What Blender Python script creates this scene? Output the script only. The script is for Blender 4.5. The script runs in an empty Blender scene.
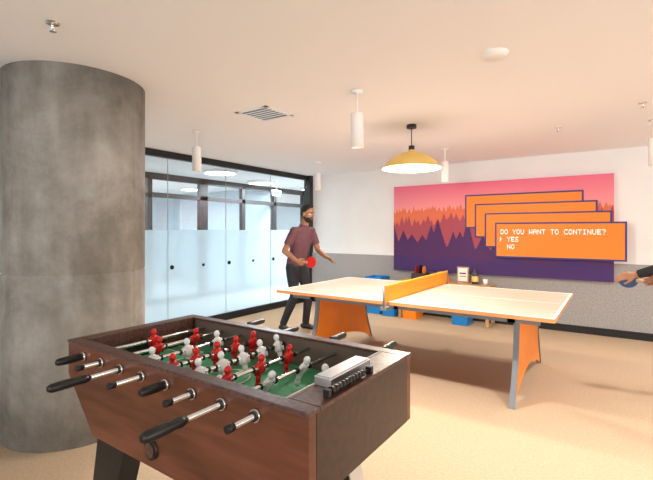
import bpy, bmesh, math, random
from mathutils import Vector, Matrix, Euler
from mathutils.bvhtree import BVHTree
random.seed(7)
S=bpy.context.scene
COL=S.collection
V=Vector
H=2.5
S.view_settings.view_transform='Standard'
S.view_settings.exposure=-0.40

# ------------------------------------------------------------ materials
def mat(name,col,rough=.6,metal=0,noise=0,nscale=8,bump=0,bscale=60,emit=None,estr=0,spec=.4,col2=None):
    m=bpy.data.materials.new(name); m.use_nodes=True
    nt=m.node_tree; b=nt.nodes['Principled BSDF']
    b.inputs['Base Color'].default_value=(*col,1)
    b.inputs['Roughness'].default_value=rough
    b.inputs['Metallic'].default_value=metal
    b.inputs['Specular IOR Level'].default_value=spec
    tc=nt.nodes.new('ShaderNodeTexCoord')
    if noise or col2:
        n=nt.nodes.new('ShaderNodeTexNoise'); n.inputs['Scale'].default_value=nscale
        n.inputs['Detail'].default_value=6
        nt.links.new(tc.outputs['Object'],n.inputs['Vector'])
        r=nt.nodes.new('ShaderNodeValToRGB')
        c2=col2 if col2 else tuple(c*(1-noise) for c in col)
        r.color_ramp.elements[0].position=.35; r.color_ramp.elements[0].color=(*c2,1)
        r.color_ramp.elements[1].position=.65; r.color_ramp.elements[1].color=(*col,1)
        nt.links.new(n.outputs['Fac'],r.inputs['Fac']); nt.links.new(r.outputs['Color'],b.inputs['Base Color'])
    if bump:
        n2=nt.nodes.new('ShaderNodeTexNoise'); n2.inputs['Scale'].default_value=bscale
        nt.links.new(tc.outputs['Object'],n2.inputs['Vector'])
        bp=nt.nodes.new('ShaderNodeBump'); bp.inputs['Strength'].default_value=bump; bp.inputs['Distance'].default_value=.01
        nt.links.new(n2.outputs['Fac'],bp.inputs['Height']); nt.links.new(bp.outputs['Normal'],b.inputs['Normal'])
    if emit:
        b.inputs['Emission Color'].default_value=(*emit,1); b.inputs['Emission Strength'].default_value=estr
    return m

def wood(name,c1,c2,axis='X',rough=.4,scale=3,stretch=14):
    m=mat(name,c1,rough); nt=m.node_tree; b=nt.nodes['Principled BSDF']
    tc=nt.nodes.new('ShaderNodeTexCoord'); mp=nt.nodes.new('ShaderNodeMapping')
    sc=[stretch]*3; sc['XYZ'.index(axis)]=1.0
    mp.inputs['Scale'].default_value=sc
    n=nt.nodes.new('ShaderNodeTexNoise'); n.inputs['Scale'].default_value=scale; n.inputs['Detail'].default_value=8
    r=nt.nodes.new('ShaderNodeValToRGB')
    r.color_ramp.elements[0].position=.35; r.color_ramp.elements[0].color=(*c2,1)
    r.color_ramp.elements[1].position=.65; r.color_ramp.elements[1].color=(*c1,1)
    nt.links.new(tc.outputs['Object'],mp.inputs['Vector']); nt.links.new(mp.outputs['Vector'],n.inputs['Vector'])
    nt.links.new(n.outputs['Fac'],r.inputs['Fac']); nt.links.new(r.outputs['Color'],b.inputs['Base Color'])
    return m

def concrete():
    m=mat('concrete',(.3,.27,.24),.75); nt=m.node_tree; b=nt.nodes['Principled BSDF']
    tc=nt.nodes.new('ShaderNodeTexCoord')
    n1=nt.nodes.new('ShaderNodeTexNoise'); n1.inputs['Scale'].default_value=1.9; n1.inputs['Detail'].default_value=14; n1.inputs['Roughness'].default_value=.72
    n1.inputs['Distortion'].default_value=.2
    mp=nt.nodes.new('ShaderNodeMapping'); mp.inputs['Scale'].default_value=(3.5,3.5,.6)
    n2=nt.nodes.new('ShaderNodeTexNoise'); n2.inputs['Scale'].default_value=2.4; n2.inputs['Detail'].default_value=10
    nt.links.new(tc.outputs['Object'],n1.inputs['Vector']); nt.links.new(tc.outputs['Object'],mp.inputs['Vector']); nt.links.new(mp.outputs['Vector'],n2.inputs['Vector'])
    r1=nt.nodes.new('ShaderNodeValToRGB')
    e=r1.color_ramp.elements; e[0].position=.32; e[0].color=(.16,.145,.125,1); e[1].position=.70; e[1].color=(.38,.365,.335,1)
    k=e.new(.5); k.color=(.26,.245,.22,1)
    r2=nt.nodes.new('ShaderNodeValToRGB'); e=r2.color_ramp.elements; e[0].position=.35; e[0].color=(.78,.76,.73,1); e[1].position=.65; e[1].color=(1.05,1.05,1.05,1)
    mx=nt.nodes.new('ShaderNodeMix'); mx.data_type='RGBA'; mx.blend_type='MULTIPLY'; mx.inputs[0].default_value=.9
    nt.links.new(n1.outputs['Fac'],r1.inputs['Fac']); nt.links.new(n2.outputs['Fac'],r2.inputs['Fac'])
    nt.links.new(r1.outputs['Color'],mx.inputs[6]); nt.links.new(r2.outputs['Color'],mx.inputs[7])
    nt.links.new(mx.outputs[2],b.inputs['Base Color'])
    bp=nt.nodes.new('ShaderNodeBump'); bp.inputs['Strength'].default_value=.2; bp.inputs['Distance'].default_value=.02
    nt.links.new(n1.outputs['Fac'],bp.inputs['Height']); nt.links.new(bp.outputs['Normal'],b.inputs['Normal'])
    return m

def glass_clear():
    m=bpy.data.materials.new('clear_glass'); m.use_nodes=True; nt=m.node_tree
    for n in list(nt.nodes): nt.nodes.remove(n)
    o=nt.nodes.new('ShaderNodeOutputMaterial'); t=nt.nodes.new('ShaderNodeBsdfTransparent'); g=nt.nodes.new('ShaderNodeBsdfGlossy')
    t.inputs['Color'].default_value=(.95,.98,.99,1); g.inputs['Roughness'].default_value=.02
    mx=nt.nodes.new('ShaderNodeMixShader'); mx.inputs[0].default_value=.06
    nt.links.new(t.outputs[0],mx.inputs[1]); nt.links.new(g.outputs[0],mx.inputs[2]); nt.links.new(mx.outputs[0],o.inputs[0])
    return m
def glass_frost():
    m=bpy.data.materials.new('frosted_glass'); m.use_nodes=True; nt=m.node_tree
    for n in list(nt.nodes): nt.nodes.remove(n)
    o=nt.nodes.new('ShaderNodeOutputMaterial'); t=nt.nodes.new('ShaderNodeBsdfTranslucent'); d=nt.nodes.new('ShaderNodeBsdfPrincipled')
    t.inputs['Color'].default_value=(.84,.94,1,1); d.inputs['Base Color'].default_value=(.62,.77,.86,1); d.inputs['Roughness'].default_value=.12
    rf=nt.nodes.new('ShaderNodeBsdfRefraction'); rf.inputs['Roughness'].default_value=.34; rf.inputs['IOR'].default_value=1.12; rf.inputs['Color'].default_value=(.88,.97,1,1)
    mx=nt.nodes.new('ShaderNodeMixShader'); mx.inputs[0].default_value=.22
    mx2=nt.nodes.new('ShaderNodeMixShader'); mx2.inputs[0].default_value=.6
    nt.links.new(t.outputs[0],mx2.inputs[1]); nt.links.new(rf.outputs[0],mx2.inputs[2])
    nt.links.new(mx2.outputs[0],mx.inputs[1]); nt.links.new(d.outputs[0],mx.inputs[2]); nt.links.new(mx.outputs[0],o.inputs[0])
    return m

M_ceil=mat('ceiling_paint',(.90,.89,.90),.9)
M_wall=mat('white_paint',(.85,.84,.83),.85,noise=.03,nscale=3)
M_felt=mat('grey_felt',(.38,.365,.36),.95,col2=(.28,.27,.265),nscale=60,bump=.25,bscale=120)
M_carpet=mat('tan_carpet',(.44,.325,.215),.95,col2=(.385,.28,.18),nscale=60,bump=.3,bscale=200)
M_black=mat('black_metal',(.012,.012,.013),.4)
M_blackp=mat('black_plastic',(.01,.01,.01),.35)
M_conc=concrete()
M_clear=glass_clear(); M_frost=glass_frost()
M_white=mat('white_enamel',(.85,.84,.82),.4)
M_chrome=mat('chrome',(.8,.8,.8),.15,metal=1)
M_alu=mat('brushed_aluminium',(.62,.63,.65),.3,metal=.9)
M_orange=mat('orange_laminate',(.92,.25,.015),.4,noise=.05)
M_orangenet=mat('orange_net_fabric',(.95,.32,.012),.6,noise=.04,nscale=20)
M_grey=mat('grey_steel',(.20,.22,.25),.4,metal=.3)
M_walnut=wood('walnut_veneer',(.165,.056,.028),(.085,.028,.014),'X',.3,2.2,10)
M_walnut2=mat('dark_walnut_deck',(.12,.052,.038),.35,col2=(.05,.022,.017),nscale=70,bump=.1)
M_dkwood=mat('espresso_side',(.048,.021,.017),.3,col2=(.027,.012,.010),nscale=30)
M_green=mat('playfield_green',(.06,.32,.16),.45)
M_line=mat('white_line',(.85,.85,.82),.5)
M_red=mat('red_plastic',(.60,.012,.010),.3)
M_wplast=mat('white_plastic',(.78,.80,.80),.3)
M_top=wood('table_top_veneer',(.60,.455,.39),(.55,.41,.345),'X',.35,2,8)
M_ply=wood('plywood_edge',(.70,.28,.10),(.55,.22,.07),'X',.5)
M_oak=wood('oak',(.55,.33,.17),(.42,.24,.11),'X',.5)
M_blue=mat('blue_plastic',(.01,.20,.55),.4)
M_yellow=mat('mustard_enamel',(.82,.57,.16),.4)
M_glow=mat('lamp_glow',(1,.9,.7),.5,emit=(1,.80,.50),estr=10)
M_glowW=mat('lamp_white_glow',(1,1,1),.5,emit=(1,.97,.92),estr=8)

# ------------------------------------------------------------ mesh helpers
def box(bm,x0,x1,y0,y1,z0,z1,m=0):
    vs=[bm.verts.new(p) for p in [(x0,y0,z0),(x1,y0,z0),(x1,y1,z0),(x0,y1,z0),(x0,y0,z1),(x1,y0,z1),(x1,y1,z1),(x0,y1,z1)]]
    for f in [(0,3,2,1),(4,5,6,7),(0,1,5,4),(1,2,6,5),(2,3,7,6),(3,0,4,7)]:
        bm.faces.new([vs[i] for i in f]).material_index=m
def tube(bm,pts,radii,m=0,seg=12,ref=None,smooth=True):
    pts=[V(p) for p in pts]; n=len(pts)
    T=[]
    for i in range(n):
        a=pts[max(i-1,0)]; b=pts[min(i+1,n-1)]
        T.append((b-a).normalized())
    if ref is None:
        ref=V((0,0,1)) if abs(T[0].z)<.9 else V((0,1,0))
    u=V(ref); rings=[]
    for i in range(n):
        t=T[i]; u=(u-t*u.dot(t)).normalized(); w=t.cross(u)
        r=radii[i] if isinstance(radii,(list,tuple)) else radii
        a,b=(r,r) if not isinstance(r,(list,tuple)) else r
        rings.append([bm.verts.new(pts[i]+u*a*math.cos(2*math.pi*k/seg)+w*b*math.sin(2*math.pi*k/seg)) for k in range(seg)])
    for i in range(n-1):
        for k in range(seg):
            f=bm.faces.new((rings[i][k],rings[i][(k+1)%seg],rings[i+1][(k+1)%seg],rings[i+1][k])); f.material_index=m; f.smooth=smooth
    f=bm.faces.new(rings[0][::-1]); f.material_index=m
    f=bm.faces.new(rings[-1]); f.material_index=m
def ell(bm,c,r,m=0,seg=16,rings=10,mx=None):
    c=V(c); g=[]
    for i in range(1,rings):
        th=math.pi*i/rings
        g.append([V((r[0]*math.sin(th)*math.cos(2*math.pi*k/seg),r[1]*math.sin(th)*math.sin(2*math.pi*k/seg),r[2]*math.cos(th))) for k in range(seg)])
    def tr(p):
        p=p+c
        return (mx@p) if mx else p
    top=bm.verts.new(tr(V((0,0,r[2])))); bot=bm.verts.new(tr(V((0,0,-r[2]))))
    R=[[bm.verts.new(tr(p)) for p in ring] for ring in g]
    for k in range(seg):
        k2=(k+1)%seg
        fs=[bm.faces.new((top,R[0][k],R[0][k2])),bm.faces.new((bot,R[-1][k2],R[-1][k]))]
        for i in range(len(R)-1): fs.append(bm.faces.new((R[i][k],R[i+1][k],R[i+1][k2],R[i][k2])))
        for f in fs: f.material_index=m; f.smooth=True
def lathe(bm,c,prof,m=0,seg=32,closed=False):
    c=V(c); R=[]
    for (r,z) in prof:
        R.append([bm.verts.new(c+V((max(r,1e-4)*math.cos(2*math.pi*k/seg),max(r,1e-4)*math.sin(2*math.pi*k/seg),z))) for k in range(seg)])
    for i in range(len(R)-1):
        for k in range(seg):
            f=bm.faces.new((R[i][k],R[i][(k+1)%seg],R[i+1][(k+1)%seg],R[i+1][k])); f.material_index=m; f.smooth=True
def prism(bm,poly,axis,a,b,m=0):
    def P(p,t):
        if axis=='Y': return (p[0],t,p[1])
        if axis=='X': return (t,p[0],p[1])
        return (p[0],p[1],t)
    A=[bm.verts.new(P(p,a)) for p in poly]; B=[bm.verts.new(P(p,b)) for p in poly]
    n=len(poly)
    fs=[bm.faces.new(A[::-1]),bm.faces.new(B)]
    for i in range(n): fs.append(bm.faces.new((A[i],A[(i+1)%n],B[(i+1)%n],B[i])))
    for f in fs: f.material_index=m
def fin(bm,name,mats,parent=None,bevel=0,recalc=True):
    if recalc: bmesh.ops.recalc_face_normals(bm,faces=bm.faces[:])
    me=bpy.data.meshes.new(name); bm.to_mesh(me); bm.free()
    for m in mats: me.materials.append(m)
    o=bpy.data.objects.new(name,me); COL.objects.link(o)
    if parent: o.parent=parent
    if bevel:
        md=o.modifiers.new('bev','BEVEL'); md.width=bevel; md.segments=2; md.limit_method='ANGLE'
    return o
def empty(name,loc=(0,0,0)):
    e=bpy.data.objects.new(name,None); e.location=loc; COL.objects.link(e); return e
def B(): return bmesh.new()

# ------------------------------------------------------------ room shell
b=B(); box(b,-5.2,6,-5,6.95,-.1,0); fin(b,'floor',[M_carpet])
b=B(); box(b,-5.2,6,-5,6.95,H,H+.1); fin(b,'ceiling',[M_ceil])
b=B(); box(b,-5.0,6,6.8,6.95,0,H); fin(b,'wall_far',[M_wall])
b=B(); box(b,-5.0,6,6.765,6.80,.10,.97); fin(b,'wall_far_felt_wainscot',[M_felt])
b=B(); box(b,-5.0,6,6.75,6.80,0,.10); fin(b,'baseboard_far',[M_black])
e=empty('glass_partition')
b=B()
box(b,-5.14,-5.06,-3,6.8,H-.09,H)
box(b,-5.14,-5.06,-3,6.8,0,.11)
box(b,-5.15,-5.0,6.70,6.80,0,H)
fin(b,'black_frame',[M_black],e)
panes=[-3,-1.7,-.4,.9,2.2,3.55,4.6,5.65,6.70]
b1=B(); b2=B()
for i in range(len(panes)-1):
    y0,y1=panes[i]+.003,panes[i+1]-.003
    box(b1,-5.105,-5.095,y0,y1,1.42,H-.09); box(b2,-5.105,-5.095,y0,y1,.11,1.42)
fin(b1,'clear_glass_pane',[M_clear],e); fin(b2,'frosted_glass_pane',[M_frost],e)
b=B(); bs_=B()
for y in panes[1:-1]:
    box(bs_,-5.104,-5.096,y-.003,y+.003,.11,H-.09)
    for z in (.90,): tube(b,[(-5.093,y+.06,z),(-5.083,y+.06,z)],.030,0,20)
    tube(b,[(-5.093,y-.45,.9),(-5.083,y-.45,.9)],.022,0,20)
fin(b,'black_patch_fitting',[M_black],e); fin(bs_,'silicone_joint',[mat('grey_silicone',(.30,.34,.36),.5)],e)
def window_wall(name,ax,pos,a,bb,n):
    w=B()
    for i in range(n+1):
        t=a+(bb-a)*i/n
        if ax=='Y': box(w,t-.04,t+.04,pos-.05,pos+.05,0,H)
        else: box(w,pos-.05,pos+.05,t-.04,t+.04,0,H)
    for z in (0,H-.1):
        if ax=='Y': box(w,a,bb,pos-.05,pos+.05,z,z+.1)
        else: box(w,pos-.05,pos+.05,a,bb,z,z+.1)
    fin(w,name,[M_black])
window_wall('light_opening_1','Y',-4.9,-5.1,5.9,6); window_wall('light_opening_2','X',5.9,-4.8,6.7,6)  # unseen back and right walls, invented as open window frames to admit world light

# ------------------------------------------------------------ office behind the glass
b=B(); box(b,-14,-5.2,-3,15,-.1,0); fin(b,'floor_office',[mat('office_carpet',(.42,.40,.38),.9,noise=.2,nscale=20)])
b=B(); box(b,-14,-5.2,-3,15,H,H+.1); fin(b,'ceiling_office',[mat('office_ceiling',(.8,.82,.84),.9)])
b=B(); box(b,-14,-5.2,15,15.1,0,H); fin(b,'wall_office_end',[mat('office_wall',(.62,.68,.72),.9)])
b=B(); box(b,-14,-5.2,-3.1,-3,0,H); fin(b,'wall_office_near',[M_wall])
e=empty('office_partition')
b=B()
ys=[2.0,3.3,4.6,5.9,7.0,8.1,9.4,10.7,12,13.4,14.9]
for i,y in enumerate(ys): box(b,-7.25,-7.15,y-.05-(.10 if i%3==0 else 0),y+.05,0,H)
for z0,z1 in ((0,.1),(2.04,2.13),(H-.12,H)): box(b,-7.25,-7.15,2,15,z0,z1)
fin(b,'black_frame',[M_black],e)
b=B(); box(b,-7.205,-7.195,2,15,.1,2.06); fin(b,'clear_glass_pane',[M_clear],e)
b=B(); box(b,-13.9,-7.3,8.05,8.12,0,H); fin(b,'wall_office_divider',[mat('divider_paint',(.55,.66,.73),.9)])
window_wall('window_3','X',-13.9,-2.9,14.9,12)
for k,(x,y) in enumerate([(-10.5,4.5),(-10.5,6.6),(-11,10.5),(-9,9.6)]):
    b=B(); box(b,x-.4,x+.4,y-.7,y+.7,.71,.74)
    for sx in (-.36,.34):
        for sy in (-.66,.64): box(b,x+sx-.02,x+sx+.02,y+sy-.02,y+sy+.02,0,.71)
    box(b,x-.02,x+.02,y-.3,y+.3,.86,1.22); box(b,x-.02,x+.02,y-.04,y+.04,.74,.88); box(b,x-.1,x+.1,y-.12,y+.12,.74,.752)
    fin(b,'office_desk',[M_black if k%2 else M_oak])
for k,(x,y,r) in enumerate([(-5.95,5.24,.28),(-6.5,6.9,.28),(-9.0,7.0,.28),(-6.4,8.7,.28),(-6.4,10.8,.28),(-10.5,6.0,.3),(-10,9.8,.3),(-8.6,4.6,.28)]):
    b=B(); lathe(b,(x,y,H),[(0,-.05),(r,-.05)],1); lathe(b,(x,y,H),[(r,-.05),(r+.02,-.045),(r+.02,0)],0)
    fin(b,'round_ceiling_light',[M_white,M_glowW])
b=B(); box(b,-6.9,-6.88,7.7,8.0,2.26,2.40,0); box(b,-6.88,-6.875,7.72,7.98,2.28,2.38,1); box(b,-6.9,-6.885,7.84,7.86,2.4,H,0)
fin(b,'exit_sign',[M_white,mat('exit_green',(.01,.30,.10),.4,emit=(.01,.5,.2),estr=.4)])

# ------------------------------------------------------------ concrete column
b=B(); r=.461
lathe(b,(-3.307,1.537,0),[(0,0),(r,0),(r,1.115),(r-.005,1.12),(r-.005,1.128),(r,1.133),(r,H),(0,H)],0,96)
for a in (-95,25,145):
    a=math.radians(a); tube(b,[(-3.307+(r-.003)*math.cos(a),1.537+(r-.003)*math.sin(a),0),(-3.307+(r-.003)*math.cos(a),1.537+(r-.003)*math.sin(a),H)],.005,0,6)
fin(b,'concrete_column',[M_conc])

# ------------------------------------------------------------ ceiling fixtures
def spot(x,y,en=240):
    b=B()
    lathe(b,(x,y,H),[(0,-.001),(.045,-.001),(.045,-.022),(.006,-.026),(.006,-.19)],0,24)
    lathe(b,(x,y,0),[(0,2.32),(.046,2.32),(.048,2.315),(.048,2.055),(.043,2.055),(.040,2.09)],0,32)
    lathe(b,(x,y,0),[(.040,2.09),(0,2.09)],1,32)
    fin(b,'cylinder_pendant_light',[M_white,M_glowW])
    l=bpy.data.lights.new('spot','SPOT'); l.energy=en; l.color=(1,.93,.86); l.spot_size=2.3; l.spot_blend=.9; l.shadow_soft_size=.06
    o=bpy.data.objects.new('downlight_lamp',l); o.location=(x,y,2.04); COL.objects.link(o)
for p in [(-1.65,2.82,290),(-3.75,2.97,230),(-3.9,5.44,160),(-1.86,5.46,70),(.31,5.22,170),(.35,2.8,300),(2.4,2.8,280),(2.4,5.3,240)]: spot(*p)
x,y=-1.73,4.06
b=B(); zd=2.05
prof=[(.035,.19),(.045,.17),(.11,.155),(.19,.118),(.255,.06),(.30,0)]
lathe(b,(x,y,zd),prof,0,48)
lathe(b,(x,y,zd),[(.298,.0),(.252,.055),(.187,.112),(.108,.148),(0,.155)],1,48)
tube(b,[(x,y,zd+.175),(x,y,zd+.235)],.03,2,16); tube(b,[(x,y,zd+.22),(x,y,H-.02)],.005,2,8); tube(b,[(x,y,H-.035),(x,y,H)],.05,2,24)
ell(b,(x,y,zd+.085),(.05,.05,.05),3)
fin(b,'dome_pendant_lamp',[M_yellow,mat('shade_inside',(1,.9,.65),.5,emit=(1,.84,.55),estr=4.5),M_black,M_glow],recalc=False)
l=bpy.data.lights.new('bulb','POINT'); l.energy=170; l.color=(1,.90,.76); l.shadow_soft_size=.08
o=bpy.data.objects.new('pendant_bulb',l); o.location=(x,y,zd+.005); COL.objects.link(o)
def vent(x,y,s):
    b=B()
    for (a0,a1,c0,c1) in ((x-s,x+s,y-s,y-s+.035),(x-s,x+s,y+s-.035,y+s),(x-s,x-s+.035,y-s,y+s),(x+s-.035,x+s,y-s,y+s)): box(b,a0,a1,c0,c1,H-.006,H)
    box(b,x-s+.03,x+s-.03,y-s+.03,y+s-.03,H-.003,H-.001,1)
    n=6
    for i in range(n-1):
        t=y-s+.035+(2*s-.07)*(i+1)/n; box(b,x-s+.03,x+s-.03,t-.009,t+.009,H-.005,H-.003,0)
    fin(b,'ceiling_air_vent',[M_white,M_blackp])
vent(-2.69,2.90,.19); vent(.75,2.62,.19)
b=B(); lathe(b,(-.61,2.70,H),[(0,-.03),(.05,-.03),(.07,-.02),(.08,-.005),(.08,0)]); fin(b,'smoke_detector',[M_white])
def sprinkler(x,y):
    b=B(); lathe(b,(x,y,H),[(0,-.006),(.03,-.006),(.034,0)]); tube(b,[(x,y,H),(x,y,H-.04)],.007); lathe(b,(x,y,H-.045),[(0,.004),(.018,.004),(.018,0),(0,0)])
    fin(b,'ceiling_sprinkler',[M_chrome])
for p in [(-2.42,1.0),(.19,4.46),(-.5,5.03),(.65,5.35)]: sprinkler(*p)

# ------------------------------------------------------------ wall art
art=empty('wall_mural')
def grad():
    m=mat('mural_sky',(.9,.3,.3),.7); nt=m.node_tree; bs=nt.nodes['Principled BSDF']
    tc=nt.nodes.new('ShaderNodeTexCoord'); sp=nt.nodes.new('ShaderNodeSeparateXYZ'); mr=nt.nodes.new('ShaderNodeMapRange')
    mr.inputs[1].default_value=1.6; mr.inputs[2].default_value=2.17
    r=nt.nodes.new('ShaderNodeValToRGB'); e_=r.color_ramp.elements
    e_[0].color=(.86,.37,.25,1); e_[1].color=(.78,.15,.25,1); k=e_.new(.4); k.color=(.84,.28,.31,1)
    nt.links.new(tc.outputs['Object'],sp.inputs[0]); nt.links.new(sp.outputs[2],mr.inputs[0]); nt.links.new(mr.outputs[0],r.inputs[0]); nt.links.new(r.outputs[0],bs.inputs['Base Color'])
    return m
AX0,AX1,AZ0,AZ1=-3.19,-.02,.73,2.17
yf=6.72
b=B(); box(b,AX0,AX1,yf,6.80,AZ0,AZ1); fin(b,'canvas',[grad()],art)
def treeline(name,m,y,base_fn,hmin,hmax,width,step,n=6):
    trees=[]; x=AX0
    while x<AX1+.1:
        trees.append((x,width*random.uniform(.8,1.25),random.uniform(hmin,hmax))); x+=step*random.uniform(.5,1.3)
    N=700; hs=[]
    for i in range(N+1):
        x=AX0+(AX1-AX0)*i/N; hh=base_fn(x)
        for (tx,w,h) in trees:
            dx=abs(x-tx)/(w/2)
            if dx>1: continue
            s=(1-dx); fr=s*n; k=math.floor(fr); f=fr-k
            prof_=(k+min(1,f*1.9)*.9)/n if k<n else 1
            hh=max(hh,base_fn(tx)+h*min(1,prof_)**1.1)
        hs.append((x,min(hh,AZ1-.02)))
    b=B()
    lo=[b.verts.new((x,y,AZ0)) for x,_ in hs]; hi=[b.verts.new((x,y,z)) for x,z in hs]
    for i in range(N): b.faces.new((lo[i],lo[i+1],hi[i+1],hi[i]))
    fin(b,name,[m],art)
treeline('far_tree_layer',mat('mural_coral',(.70,.16,.08),.7),yf-.002,lambda x:1.68+.03*math.sin(x*2),.06,.14,.08,.06)
treeline('mid_tree_layer',mat('mural_plum',(.38,.07,.10),.7),yf-.004,lambda x:1.48+.05*math.sin(x*3+1),.10,.24,.12,.09)
treeline('dark_tree_layer',mat('mural_violet',(.075,.022,.11),.7),yf-.006,lambda x:1.20-.05*(x+3.2),.16,.50,.22,.20,7)
b=B(); N=60
lo=[];hi=[]
for i in range(N+1):
    x=AX0+(AX1-AX0)*i/N; lo.append(b.verts.new((x,yf-.008,AZ0))); hi.append(b.verts.new((x,yf-.008,.95+.04*math.sin(i*.4)+.02*math.sin(i*.9))))
for i in range(N): b.faces.new((lo[i],lo[i+1],hi[i+1],hi[i]))
fin(b,'ground_layer',[mat('mural_indigo',(.055,.022,.13),.7)],art)
M_bx=mat('mural_orange',(.90,.24,.025),.6); M_nav=mat('mural_navy',(.03,.045,.20),.6)
for k in range(4):
    s=3-k
    x0=-1.50-.152*s; x1=.12-.16*s; z0=1.01+.146*s; z1=1.53+.146*s; y=yf-.02-.012*k
    b=B(); box(b,x0,x1,y,y+.011,z0,z1,0)
    t=.022
    for q in ((x0,x1,z0,z0+t),(x0,x1,z1-t,z1),(x0,x0+t,z0+t,z1-t),(x1-t,x1,z0+t,z1-t)): box(b,q[0],q[1],y-.002,y,q[2],q[3],1)
    fin(b,'dialog_box_%d'%(k+1),[M_bx,M_nav],art)
FONT={'D':'1111010001100011000111110','O':'0111010001100011000101110','Y':'1000101010001000010000100','U':'1000110001100011000101110','W':'1000110001101011101110001','A':'0111010001111111000110001','N':'1000111001101011001110001','T':'1111100100001000010000100','C':'0111110000100001000001111','I':'0111000100001000010001110','E':'1111110000111101000011111','?':'1111000001001100000000100','S':'0111110000011100000111110','>':'0100001100011100110001000',' ':'0'*25}
b=B()
def text(s,x,z,pw,ph):
    for ch in s:
        for i,c in enumerate(FONT[ch]):
            if c=='1':
                cx=x+(i%5)*pw; cz=z-(i//5)*ph
                box(b,cx,cx+pw*.98,yf-.0595,yf-.0565,cz-ph*.98,cz)
        x+=6*pw
text('DO YOU WANT TO CONTINUE?',-1.42,1.43,.0092,.0145)
text('> YES',-1.44,1.32,.0092,.0145); text('NO',-1.33,1.21,.0092,.0145)
fin(b,'pixel_lettering',[mat('mural_white',(.95,.93,.9),.6,emit=(1,.95,.9),estr=.2)],art)

# ------------------------------------------------------------ ping-pong table
pp=empty('ping_pong_table')
X0,X1,Y0,Y1=-3.09,-.37,3.52,5.045; zt=.76
b=B(); box(b,X0,X1,Y0,Y1,zt-.032,zt-.004,1); box(b,X0,X1,Y0,Y1,zt-.004,zt,0)
l=.02
for q in ((X0,X1,Y0,Y0+l),(X0,X1,Y1-l,Y1),(X0,X0+l,Y0+l,Y1-l),(X1-l,X1,Y0+l,Y1-l),(X0+l,X1-l,(Y0+Y1)/2-.004,(Y0+Y1)/2+.004)): box(b,q[0],q[1],q[2],q[3],zt,zt+.0012,2)
box(b,-1.729,-1.721,Y0+l,Y1-l,zt,zt+.0008,3)
fin(b,'table_top',[M_top,M_ply,M_line,M_grey],pp)
b=B(); box(b,X0+.12,X1-.12,Y0+.14,Y0+.18,zt-.09,zt-.032); box(b,X0+.12,X1-.12,Y1-.18,Y1-.14,zt-.09,zt-.032)
for x in (-2.7,-1.725,-.7): box(b,x-.03,x+.03,Y0+.14,Y1-.14,zt-.09,zt-.032)
fin(b,'under_frame',[M_grey],pp)
def side(Yb,Yt,bow,n=10,zb=0.0,ztp=.69):
    out=[]
    for i in range(n+1):
        t=i/n; out.append((Yb+(Yt-Yb)*t+bow*math.sin(math.pi*t),zb+(ztp-zb)*t))
    return out
for k,x in enumerate((-2.72,-.68)):
    near=side(3.60,3.80,.05); far=side(5.0,4.80,-.05)
    b=B()
    arch=[]
    for i in range(1,12):
        t=i/12; arch.append((5.0+(3.60-5.0)*t,.02+.15*math.sin(math.pi*t)))
    poly=near+far[::-1]+arch
    prism(b,poly,'X',x-.012,x+.012,0)
    for ln,sg in ((near,-1),(far,1)):
        for i in range(len(ln)-1):
            (ya,za),(yb,zb)=ln[i],ln[i+1]
            prism(b,[(ya,za),(yb,zb),(yb+sg*.022,zb),(ya+sg*.022,za)],'X',x-.022,x+.022,1)
    fin(b,'leg_panel_%d'%(k+1),[M_orange,M_grey],pp)
b=B(); xn=-1.725
box(b,xn-.006,xn+.006,Y0-.09,Y1+.09,zt+.005,zt+.150,0); box(b,xn-.009,xn+.009,Y0-.09,Y1+.09,zt+.140,zt+.155,1)
for y in (Y0-.10,Y1+.10): tube(b,[(xn,y,zt-.06),(xn,y,zt+.158)],.011,2,12)
for y0,y1 in ((Y0-.11,Y0+.05),(Y1-.05,Y1+.11)): box(b,xn-.03,xn+.03,y0,y1,zt-.065,zt-.036,2)
fin(b,'net',[M_orangenet,mat('net_tape',(1,.42,.03),.6),M_grey],pp)

# ------------------------------------------------------------ foosball table
fb=empty('foosball_table')
L0,R0,N0,F0,T=-1.99,-.665,.885,1.55,.93
IL,IR=-1.925,-.78; FZ=.80
side_poly=[(L0,T-.004),(L0,.79),(-1.78,.57),(-.94,.57),(R0,.68),(R0,T-.004)]
b=B()
prism(b,side_poly,'Y',N0,N0+.035); prism(b,side_poly,'Y',F0-.035,F0)
fin(b,'long_side',[M_walnut],fb,.003)
b=B()
prism(b,[(R0-.03,.68),(R0,.68),(R0,T-.004),(R0-.03,T-.004)],'Y',N0+.035,F0-.035)
prism(b,[(L0,.79),(L0+.03,.79),(L0+.03,T-.004),(L0,T-.004)],'Y',N0+.035,F0-.035)
prism(b,[(L0,.79),(-1.78,.57),(-1.75,.59),(L0+.03,.80)],'Y',N0+.035,F0-.035)
prism(b,[(-.94,.57),(R0,.68),(R0-.03,.69),(-.96,.59)],'Y',N0+.035,F0-.035)
box(b,-1.78,-.94,N0+.035,F0-.035,.57,.59)
fin(b,'end_and_base',[M_dkwood],fb)
b=B()
box(b,L0-.003,R0+.003,N0-.003,N0+.05,T-.004,T+.008); box(b,L0-.003,R0+.003,F0-.05,F0+.003,T-.004,T+.008)
box(b,L0-.003,IL-.015,N0+.05,F0-.05,T-.004,T+.008); box(b,IR+.015,R0+.003,N0+.05,F0-.05,T-.004,T+.008)
box(b,IR,IR+.015,N0+.05,F0-.05,FZ-.01,T+.008); box(b,IL-.015,IL,N0+.05,F0-.05,FZ-.01,T+.008)
fin(b,'top_rim',[M_walnut2],fb,.003)
b=B()
box(b,IL,IR,N0+.036,F0-.036,FZ-.015,FZ,0)
yc=(N0+F0)/2; xc=(IL+IR)/2
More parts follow.
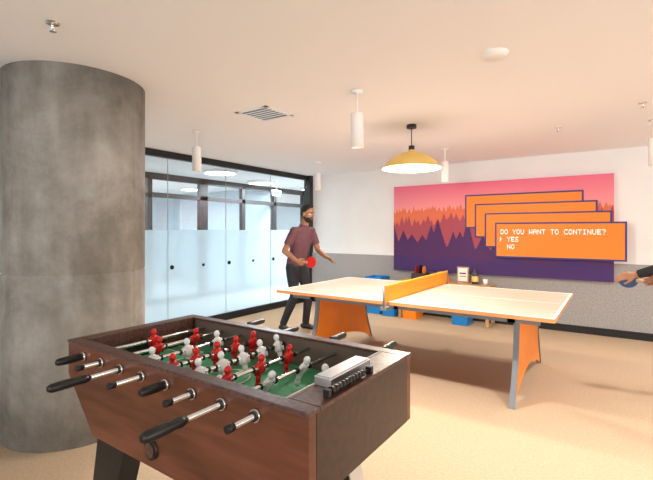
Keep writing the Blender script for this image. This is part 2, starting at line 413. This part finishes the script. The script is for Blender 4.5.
def lnn(*q): box(b,*q,FZ,FZ+.0012,1)
lnn(xc-.004,xc+.004,N0+.05,F0-.05)
for sx,xe in ((1,IL),(-1,IR)):
    for dd,hw in ((.10,.12),(.20,.19)):
        xa=xe+sx*dd; lnn(xa-.003,xa+.003,yc-hw,yc+hw)
        for s in (-1,1): lnn(min(xe,xa),max(xe,xa),yc+s*hw-.003,yc+s*hw+.003)
for i in range(40):
    a0,a1=2*math.pi*i/40,2*math.pi*(i+1)/40
    prism(b,[(xc+.1*math.cos(a0),yc+.1*math.sin(a0)),(xc+.106*math.cos(a0),yc+.106*math.sin(a0)),(xc+.106*math.cos(a1),yc+.106*math.sin(a1)),(xc+.1*math.cos(a1),yc+.1*math.sin(a1))],'Z',FZ,FZ+.0014,1)
box(b,IR-.002,IR-.0005,yc-.1,yc+.1,FZ,FZ+.07,2); box(b,IL+.0005,IL+.002,yc-.1,yc+.1,FZ,FZ+.07,2)
box(b,IL,IR,N0+.035,N0+.037,FZ,T-.004,3); box(b,IL,IR,F0-.037,F0-.035,FZ,T-.004,3)
ell(b,(-1.32,yc-.06,FZ+.018),(.017,.017,.017),1)
fin(b,'playfield',[M_green,M_line,M_blackp,mat('inner_wall',(.14,.10,.08),.4)],fb)
def player(b,x,y,z,m,ang):
    c=V((x,y,z)); R=Matrix.Translation(c)@Matrix.Rotation(ang,4,'Y')
    def tb(pts,rad,seg=10): tube(b,[R@V(p) for p in pts],rad,m,seg,ref=R.to_3x3()@V((0,1,0)))
    ell(b,(0,0,.038),(.0135,.0135,.016),m,12,8,R)
    tb([(0,0,.026),(0,0,.018)],[.006,.008])
    tb([(0,0,.022),(0,0,.012),(0,0,-.012),(0,0,-.03)],[(.011,.009),(.024,.012),(.020,.012),(.013,.010)])
    tb([(0,0,-.028),(0,0,-.045),(.002,0,-.060)],[(.014,.010),(.012,.009),(.010,.008)])
    tb([(.002,0,-.058),(.004,0,-.078)],[(.011,.010),(.012,.014)],8)
    for sy in (-1,1):
        tb([(0,sy*.021,.014),(0.002,sy*.026,-.005),(.004,sy*.023,-.024)],[.006,.006,.005],8)
rz=.888
counts=[1,2,3,5,5,3,2,1]
tip={1:.775,3:.63,5:.785,7:.615}; ntip={2:.79,4:.76,6:.783,8:.775}
shift={1:-.01,2:.02,3:-.055,4:.01,5:.03,6:-.02,7:-.07,8:.02}
ftip={2:.26,4:.22,6:.25,8:.24}
bR=B(); bP=B(); bH=B()
for k in range(1,9):
    x=-1.846+.142*(k-1); sh=shift[k]; nh=k in tip
    if nh: ya=tip[k]+.115; yb=F0+.09+sh
    else: ya=ntip[k]; yb=F0+ftip[k]-.115+.02
    tube(bR,[(x,ya,rz),(x,yb,rz)],.008,0,12)
    for y,sg in ((N0,-1),(F0,1)):
        tube(bR,[(x,y,rz),(x,y+sg*.012,rz)],.019,0,20); tube(bH,[(x,y+sg*.012,rz),(x,y+sg*.018,rz)],.015,0,20)
    hy,sg=(ya,-1) if nh else (yb,1)
    P=[(x,hy+sg*t,rz) for t in (-.02,0,.02,.05,.08,.105,.115)]
    tube(bH,P,[.012,.016,.014,.0165,.0165,.015,.010],0,14)
    oy,s2=(yb,1) if nh else (ya,-1)
    tube(bH,[(x,oy-s2*.02,rz),(x,oy+s2*.004,rz)],.0115,0,12)
    n=counts[k-1]; team=[0,0,1,0,1,0,1,1][k-1]
    sp={1:0,2:.2,3:.17,5:.11}[n]
    for i in range(n):
        y=yc+(i-(n-1)/2)*sp+max(-.03,min(.03,sh))
        player(bP,x,y,rz,team,[.0,.25,-.15,.1,-.3,.2,.5,-.1][k-1])
        for s in (-1,1): tube(bH,[(x,y+s*.034,rz),(x,y+s*.042,rz)],.012,0,12)
fin(bR,'rods_and_bearings',[M_chrome],fb); fin(bP,'players',[M_red,M_wplast],fb); fin(bH,'handles_and_bumpers',[M_blackp],fb)
b=B()
box(b,-.775,-.712,1.06,1.31,T+.008,T+.036,0); box(b,-.77,-.717,1.065,1.305,T+.036,T+.040,0)
fin(b,'ball_tray_cover',[M_alu],fb,.006)
b=B(); xs=-.684
for y in (1.0,1.25): box(b,xs-.01,xs+.01,y-.008,y+.008,T+.008,T+.032,0)
tube(b,[(xs,1.0,T+.022),(xs,1.25,T+.022)],.004,0,8)
for i in range(10): tube(b,[(xs,1.015+i*.019,T+.022),(xs,1.031+i*.019,T+.022)],.0115,0,12)
fin(b,'score_counter',[M_blackp],fb)
b=B(); tube(b,[(-1.36,N0-.012,.64),(-1.36,N0+.01,.64)],.036,1,28); tube(b,[(-1.36,N0-.016,.64),(-1.36,N0-.012,.64)],.026,0,28)
fin(b,'ball_return',[M_walnut2,M_blackp],fb)
b=B()
for sx,xt,xb in ((-1,-1.68,-1.84),(1,-1.02,-.82)):
    for y0,y1 in ((N0+.03,N0+.12),(F0-.12,F0-.03)):
        prism(b,[(xt-.10,.60),(xt+.10,.60),(xb+.06,0.02),(xb-.06,.02)],'Y',y0,y1,0)
        e0=(xt+sx*.10,.60); e1=(xb+sx*.06,.02)
        prism(b,[e0,(e0[0]+sx*.006,e0[1]),(e1[0]+sx*.006,e1[1]),e1],'Y',y0,y1,1 if sx>0 else 0)
        tube(b,[(xb,(y0+y1)/2,0),(xb,(y0+y1)/2,.022)],.04,1,20)
fin(b,'legs',[M_blackp,M_alu],fb)

# ------------------------------------------------------------ console by the far wall
cs=empty('wooden_console')
b=B(); box(b,-2.95,-1.50,6.32,6.71,.575,.605)
for x in (-2.93,-1.56):
    for y in (6.33,6.66): box(b,x,x+.05,y,y+.04,0,.575)
box(b,-2.93,-1.52,6.34,6.37,.50,.575)
fin(b,'frame',[M_oak],cs,.004)
def bin_(x,y,w,d,h,m,z=0,name='storage_bin'):
    b=B()
    o=[(x-w/2,y-d/2),(x+w/2,y-d/2),(x+w/2,y+d/2),(x-w/2,y+d/2)]
    box(b,x-w*.43,x+w*.43,y-d*.43,y+d*.43,z,z+.01)
    for a in range(4):
        p,q=o[a],o[(a+1)%4]; c=V((x,y)); P=V(p);Q=V(q)
        pin=c+(P-c)*.93; qin=c+(Q-c)*.93; pb=c+(P-c)*.88; qb=c+(Q-c)*.88; pbi=c+(P-c)*.82; qbi=c+(Q-c)*.82
        vs=[b.verts.new((*t,zz)) for t,zz in ((pb,z),(qb,z),(Q,z+h),(P,z+h),(pbi,z+.005),(qbi,z+.005),(qin,z+h),(pin,z+h))]
        for f in ((0,1,2,3),(4,7,6,5),(3,2,6,7)): b.faces.new([vs[i] for i in f])
    fin(b,name,[m])
bin_(-3.40,6.50,.30,.34,.62,M_blue); bin_(-3.09,6.42,.24,.30,.36,M_blue)
for x,m in ((-2.72,M_orange),(-1.92,M_blue)): bin_(x,6.44,.25,.34,.40,m)
M_dark=mat('dark_label',(.05,.04,.05),.5)
b=B(); box(b,-2.74,-2.50,6.42,6.62,.605,.625,0); box(b,-2.74,-2.725,6.42,6.62,.605,.72,0); box(b,-2.515,-2.50,6.42,6.62,.605,.72,0); box(b,-2.74,-2.50,6.42,6.435,.605,.72,0); box(b,-2.74,-2.50,6.6,6.62,.605,.72,0)
for i in range(3):
    x=-2.68+.06*i
    box(b,x-.009,x+.009,6.508,6.532,.625,.70,3); tube(b,[(x-.004,6.52,.765+.012*(i%2)),(x+.004,6.52,.765+.012*(i%2))],.075,(1,2,4)[i],20,ref=V((0,0,1)))
fin(b,'paddle_box',[M_dark,M_red,M_blackp,M_oak,M_orange])
b=B(); box(b,-2.04,-1.86,6.56,6.58,.605,.85,0); box(b,-2.02,-1.88,6.555,6.56,.63,.83,1); box(b,-2.0,-1.90,6.553,6.555,.74,.76,2); box(b,-2.0,-1.90,6.553,6.555,.70,.71,2); box(b,-2.03,-1.87,6.50,6.58,.605,.615,0)
fin(b,'standing_sign',[M_oak,M_white,M_dark])
b=B(); lathe(b,(-1.75,6.5,.605),[(0,0),(.045,0),(.047,.01),(.047,.14),(.03,.18),(.022,.20),(.022,.23),(0,.23)],0,24); lathe(b,(-1.75,6.5,.605),[(.0485,.04),(.0485,.12)],1,24)
fin(b,'dark_bottle',[M_dark,M_yellow])
b=B(); box(b,-2.38,-2.16,6.45,6.58,.605,.70,0); box(b,-2.375,-2.165,6.448,6.45,.62,.67,1); box(b,-2.33,-2.21,6.47,6.56,.70,.76,2)
fin(b,'cardboard_ball_box',[M_orange,M_white,M_oak])
b=B(); lathe(b,(-1.60,6.5,.605),[(0,0),(.03,0),(.036,.08),(.032,.08),(.027,.006),(0,.006)],0,24); fin(b,'paper_cup',[M_white])

# ------------------------------------------------------------ people
def orient(d,n):
    d=V(d).normalized(); n=V(n); n=(n-d*n.dot(d)).normalized(); return d,n
def hand(b,w,d,n,s_sign,curl,m):
    d,n=orient(d,n); s=d.cross(n)*s_sign; w=V(w)
    tube(b,[w-d*.02,w+d*.01,w+d*.04,w+d*.075,w+d*.095],[(.024,.018),(.028,.018),(.040,.016),(.042,.015),(.036,.011)],m,14,ref=s)
    L=[.072,.082,.076,.060]
    for i in range(4):
        p=w+d*(.088-.004*abs(i-1))+s*(.031-.0205*i); a=0; pts=[p-d*.02,p]; 
        for j,fr in enumerate((.45,.32,.23)):
            a+=curl*(1,1.15,.8)[j]
            p=p+(d*math.cos(a)+n*math.sin(a))*L[i]*fr*1.08; pts.append(p)
        tube(b,pts,[.0085,.0092,.0085,.0078,.0062],m,10)
    p=w+d*.022+s*.026; t1=(s*.62+d*.72+n*.3).normalized(); t2=(d*.85+s*.1+n*(.35+.4*curl)).normalized()
    tube(b,[p,p+t1*.038,p+t1*.038+t2*.03,p+t1*.036+t2*.055],[.0135,.0115,.010,.0075],m,10)

def person(name,J,mats,loc,rotz,longsl=False):
    b=B(); g=lambda k:V(J[k])
    for s in 'lr':
        h,k,a=g('hip_'+s),g('knee_'+s),g('ank_'+s)
        tube(b,[h+V((0,0,.05)),h,h.lerp(k,.3),h.lerp(k,.7),k,k.lerp(a,.3),k.lerp(a,.65),a+V((0,0,-.005))],[.085,.098,.092,.074,.064,.063,.054,.050],3,18)
        t=g('toe_'+s); f=(t-a); f.z=0; f.normalize(); up=V((0,0,1)); a0=V((a.x,a.y,a.z-.09))
        sd=f.cross(up)
        tube(b,[a0-f*.085+up*.035,a0-f*.06+up*.036,a0+up*.045,a0+f*.07+up*.036,a0+f*.13+up*.026,a0+f*.17+up*.022],[(.018,.015),(.036,.034),(.04,.043),(.046,.035),(.042,.025),(.022,.014)],4,16,ref=sd)
        tube(b,[a0+up*.04,a0+up*.12],[.042,.038],4,14)
    pel=g('pelvis'); ch=g('chest'); nk=g('neck')
    ref=V((0,1,0))
    tube(b,[pel+V((0,0,-.10)),pel+V((0,0,-.04)),pel+V((0,0,.06)),pel+V((.01,0,.10))],[(.12,.085),(.168,.115),(.158,.108),(.15,.10)],3,24,ref=ref)
    up=(nk-ch).normalized()
    tube(b,[pel+V((0,0,-.02)),pel+V((.005,0,.03)),pel.lerp(ch,.35),pel.lerp(ch,.7),ch,ch.lerp(nk,.45),ch.lerp(nk,.78),nk+up*.01],
         [(.172,.120),(.170,.119),(.158,.112),(.170,.118),(.188,.122),(.185,.108),(.130,.082),(.066,.062)],2,28,ref=ref)
    hd=g('head'); hdir=V(J['face']).normalized()
    tube(b,[nk-up*.05,nk+up*.02,nk.lerp(hd,.6),hd+V((0,0,-.02))],[.062,.057,.055,.056],0,16)
    tube(b,[nk-up*.012,nk+up*.022],[.072,.064],2,20)
    for s,sg in (('l',1),('r',-1)):
        sh,el,wr=g('sh_'+s),g('el_'+s),g('wr_'+s)
        base=ch.lerp(nk,.55)
        tube(b,[base,sh.lerp(base,.35),sh,sh.lerp(el,.25),sh.lerp(el,.5)],[.07,.072,.066,.060,.050],2,16)
        ell(b,sh,(.064,.062,.062),2)
        if longsl:
            tube(b,[sh.lerp(el,.3),sh.lerp(el,.7),el],[.058,.052,.049],2,16); ell(b,el,(.048,)*3,2)
            tube(b,[el,el.lerp(wr,.4),el.lerp(wr,.93)],[.047,.045,.036],2,16)
        else:
            tube(b,[sh.lerp(el,.2),sh.lerp(el,.45),sh.lerp(el,.68)],[.062,.060,.059],2,16)
        tube(b,[sh.lerp(el,.4),sh.lerp(el,.7),el],[.048,.044,.040],0,14); ell(b,el,(.040,)*3,0)
        tube(b,[el,el.lerp(wr,.3),el.lerp(wr,.7),wr],[.040,.042,.033,.026],0,14)
        hv=J['hand_'+s]; hand(b,wr,hv[0],hv[1],hv[3],hv[2],0)
    z=V((0,0,1)); yv=z.cross(hdir).normalized(); zv=hdir.cross(yv)
    R=Matrix((( hdir.x,yv.x,zv.x,hd.x),(hdir.y,yv.y,zv.y,hd.y),(hdir.z,yv.z,zv.z,hd.z),(0,0,0,1)))
    E=lambda c,r,m: ell(b,c,r,m,20,14,R)
    def Tb(p,r,m): tube(b,[R@V(q) for q in p],r,m,12)
    E((-.01,0,.03),(.095,.076,.092),0); E((.018,0,-.035),(.070,.060,.078),0); E((.058,0,-.092),(.026,.030,.022),1)
    Tb([(.086,0,.022),(.098,0,0),(.112,0,-.024)],[.008,.010,.012],0); E((.098,0,-.028),(.014,.018,.009),0)
    E((.080,.03,.024),(.010,.020,.004),1); E((.080,-.03,.024),(.010,.020,.004),1)
    for s in (-1,1):
        E((.074,s*.031,.004),(.012,.013,.007),5); E((.083,s*.031,.004),(.004,.005,.005),1)
        E((-.004,s*.078,-.01),(.020,.009,.033),0)
        E((.0,s*.066,-.035),(.022,.010,.04),1)
        E((.035,s*.048,-.02),(.03,.014,.022),0)
    E((.026,0,-.068),(.067,.061,.055),1)
    E((.088,0,-.057),(.012,.022,.008),6); E((.086,0,-.043),(.013,.028,.007),1)
    E((-.024,0,.047),(.098,.083,.090),1); E((.012,0,.110),(.066,.060,.032),1); E((-.05,0,.0),(.062,.074,.06),1)
    bmesh.ops.recalc_face_normals(b,faces=b.faces[:])
    src=bpy.data.meshes.new('src'); b.to_mesh(src)
    bm2=b.copy(); bmesh.ops.triangulate(bm2,faces=bm2.faces[:]); bm2.faces.ensure_lookup_table()
    bvh=BVHTree.FromBMesh(bm2); mi=[f.material_index for f in bm2.faces]
    o=bpy.data.objects.new('tmp',src); COL.objects.link(o)
    md=o.modifiers.new('r','REMESH'); md.mode='VOXEL'; md.voxel_size=.0052
    sm=o.modifiers.new('s','SMOOTH'); sm.factor=.5; sm.iterations=3
    dg=bpy.context.evaluated_depsgraph_get()
    me=bpy.data.meshes.new_from_object(o.evaluated_get(dg))
    bpy.data.objects.remove(o); b.free()
    idx=[]
    for p in me.polygons:
        r_=bvh.find_nearest(p.center); idx.append(mi[r_[2]] if r_[2] is not None else 0)
    me.materials.clear()
    for m in mats: me.materials.append(m)
    me.polygons.foreach_set('material_index',idx); me.polygons.foreach_set('use_smooth',[True]*len(me.polygons)); me.update()
    bm2.free()
    me.name=name; o=bpy.data.objects.new(name,me); COL.objects.link(o); o.location=loc; o.rotation_euler=(0,0,rotz)
    return o
def paddle(c,axis,n,M,m=M_red):
    axis,n=orient(axis,n); c=V(c); b=B(); w=axis.cross(n)
    def disc(off,t,mm,r=.076):
        ring=[]
        for sgn in (0,1):
            ring.append([b.verts.new(M@(c+n*(off+sgn*t)+axis*math.cos(a)*r*1.05+w*math.sin(a)*r)) for a in [2*math.pi*i/32 for i in range(32)]])
        for i in range(32): b.faces.new((ring[0][i],ring[0][(i+1)%32],ring[1][(i+1)%32],ring[1][i])).material_index=mm
        b.faces.new(ring[0]).material_index=mm; b.faces.new(ring[1]).material_index=mm
    disc(-.003,.006,1); disc(.003,.002,0,.075); disc(-.005,.002,0,.075)
    h0=c-axis*.06; tube(b,[M@h0,M@(c-axis*.09),M@(c-axis*.13),M@(c-axis*.175)],[(.012,.02),(.011,.013),(.011,.013),(.012,.016)],1,12,ref=(M.to_3x3()@w).cross(M.to_3x3()@axis))
    fin(b,'table_tennis_paddle',[m,M_oak])

skin=mat('brown_skin',(.36,.17,.095),.5,noise=.08,nscale=30)
hair=mat('black_hair',(.012,.010,.009),.6); eye=mat('eye_white',(.8,.8,.78),.3); lips=mat('lips',(.28,.10,.08),.5)
J=dict(pelvis=(0,0,.95),chest=(.09,0,1.26),neck=(.14,0,1.475),head=(.205,0,1.645),face=(1,-.12,-.12),
 hip_l=(0.0,.09,.90),knee_l=(.13,.12,.50),ank_l=(.06,.14,.09),toe_l=(.3,.15,0),
 hip_r=(0.0,-.09,.90),knee_r=(.06,-.12,.49),ank_r=(-.13,-.14,.09),toe_r=(.1,-.2,0),
 sh_l=(.13,.185,1.405),el_l=(.20,.25,1.13),wr_l=(.41,.18,1.03),hand_l=((.9,-.1,-.2),(.1,-.5,-.8),.25,1),
 sh_r=(.11,-.185,1.405),el_r=(-.0,-.26,1.13),wr_r=(.20,-.24,1.0),hand_r=((.95,.05,-.3),(0,1,0),1.05,1))
loc=V((-3.76,4.71,0))
person('man_in_maroon_polo',J,[skin,hair,mat('maroon_polo',(.15,.065,.085),.9,noise=.15,nscale=25),mat('charcoal_jeans',(.028,.030,.040),.85,noise=.2,nscale=30),mat('dark_shoes',(.03,.025,.022),.6),eye,lips],loc,0)
M=Matrix.Translation(loc)
ax=V((.93,.03,.05)).normalized()
paddle(V((.30,-.215,.985))+ax*.125,ax,(0.05,-1,.1),M)

J2=dict(pelvis=(0,0,.93),chest=(.10,0,1.24),neck=(.16,0,1.45),head=(.225,0,1.62),face=(1,.05,-.15),
 hip_l=(0,.09,.88),knee_l=(.14,.14,.49),ank_l=(.05,.17,.09),toe_l=(.3,.2,0),
 hip_r=(0,-.09,.88),knee_r=(.10,-.15,.48),ank_r=(-.08,-.2,.09),toe_r=(.12,-.26,0),
 sh_l=(.15,.185,1.38),el_l=(.27,.25,1.14),wr_l=(.52,.19,1.035),hand_l=((.95,-.05,-.2),(0,-.7,-.7),.3,1),
 sh_r=(.13,-.185,1.38),el_r=(.12,-.27,1.09),wr_r=(.34,-.24,.96),hand_r=((.95,.05,-.2),(0,1,0),1.05,1))
loc2=V((.66,4.66,0))
person('man_in_black_jumper',J2,[skin,hair,mat('black_jumper',(.02,.02,.024),.9,noise=.2,nscale=25),mat('blue_jeans',(.05,.08,.14),.85,noise=.2,nscale=30),mat('white_trainers',(.6,.6,.58),.6),eye,lips],loc2,math.pi,True)
M=Matrix.Translation(loc2)@Matrix.Rotation(math.pi,4,'Z')
paddle(V((.44,-.215,.945))+ax*.125,ax,(0.05,-1,.1),M,mat('blue_rubber',(.03,.08,.2),.6))

# ------------------------------------------------------------ light
w=bpy.data.worlds.new('World'); S.world=w; w.use_nodes=True
bg=w.node_tree.nodes['Background']; bg.inputs[0].default_value=(.93,.97,1,1); bg.inputs[1].default_value=2.3
def area(name,loc,rot,sx,sy,e,col):
    l=bpy.data.lights.new(name,'AREA'); l.shape='RECTANGLE'; l.size=sx; l.size_y=sy; l.energy=e; l.color=col
    o=bpy.data.objects.new(name,l); o.location=loc; o.rotation_euler=rot; COL.objects.link(o)
area('fill_light_back',(0,-4.6,1.4),(math.radians(90),0,0),8,2.2,190,(1,.97,.95))  # area fill added behind the camera to brighten the room
area('fill_light_right',(5.6,2,1.4),(math.radians(90),0,math.radians(90)),8,2.2,190,(1,.97,.95))  # second added fill, out of view on the right
for p in [(-9.5,4.5),(-6.3,7.5),(-10,11)]: area('office_ceiling_lamp',(p[0],p[1],H-.08),(0,0,0),1.4,2.5,440,(.90,.96,1))

# ------------------------------------------------------------ camera
c=bpy.data.cameras.new('camera'); c.sensor_width=36; c.lens=421/653*36; c.shift_y=-10/653; c.clip_start=.05
o=bpy.data.objects.new('camera',c); o.location=(0,0,1.42); o.rotation_euler=(math.radians(90),0,math.radians(34.5)); COL.objects.link(o)
S.camera=o
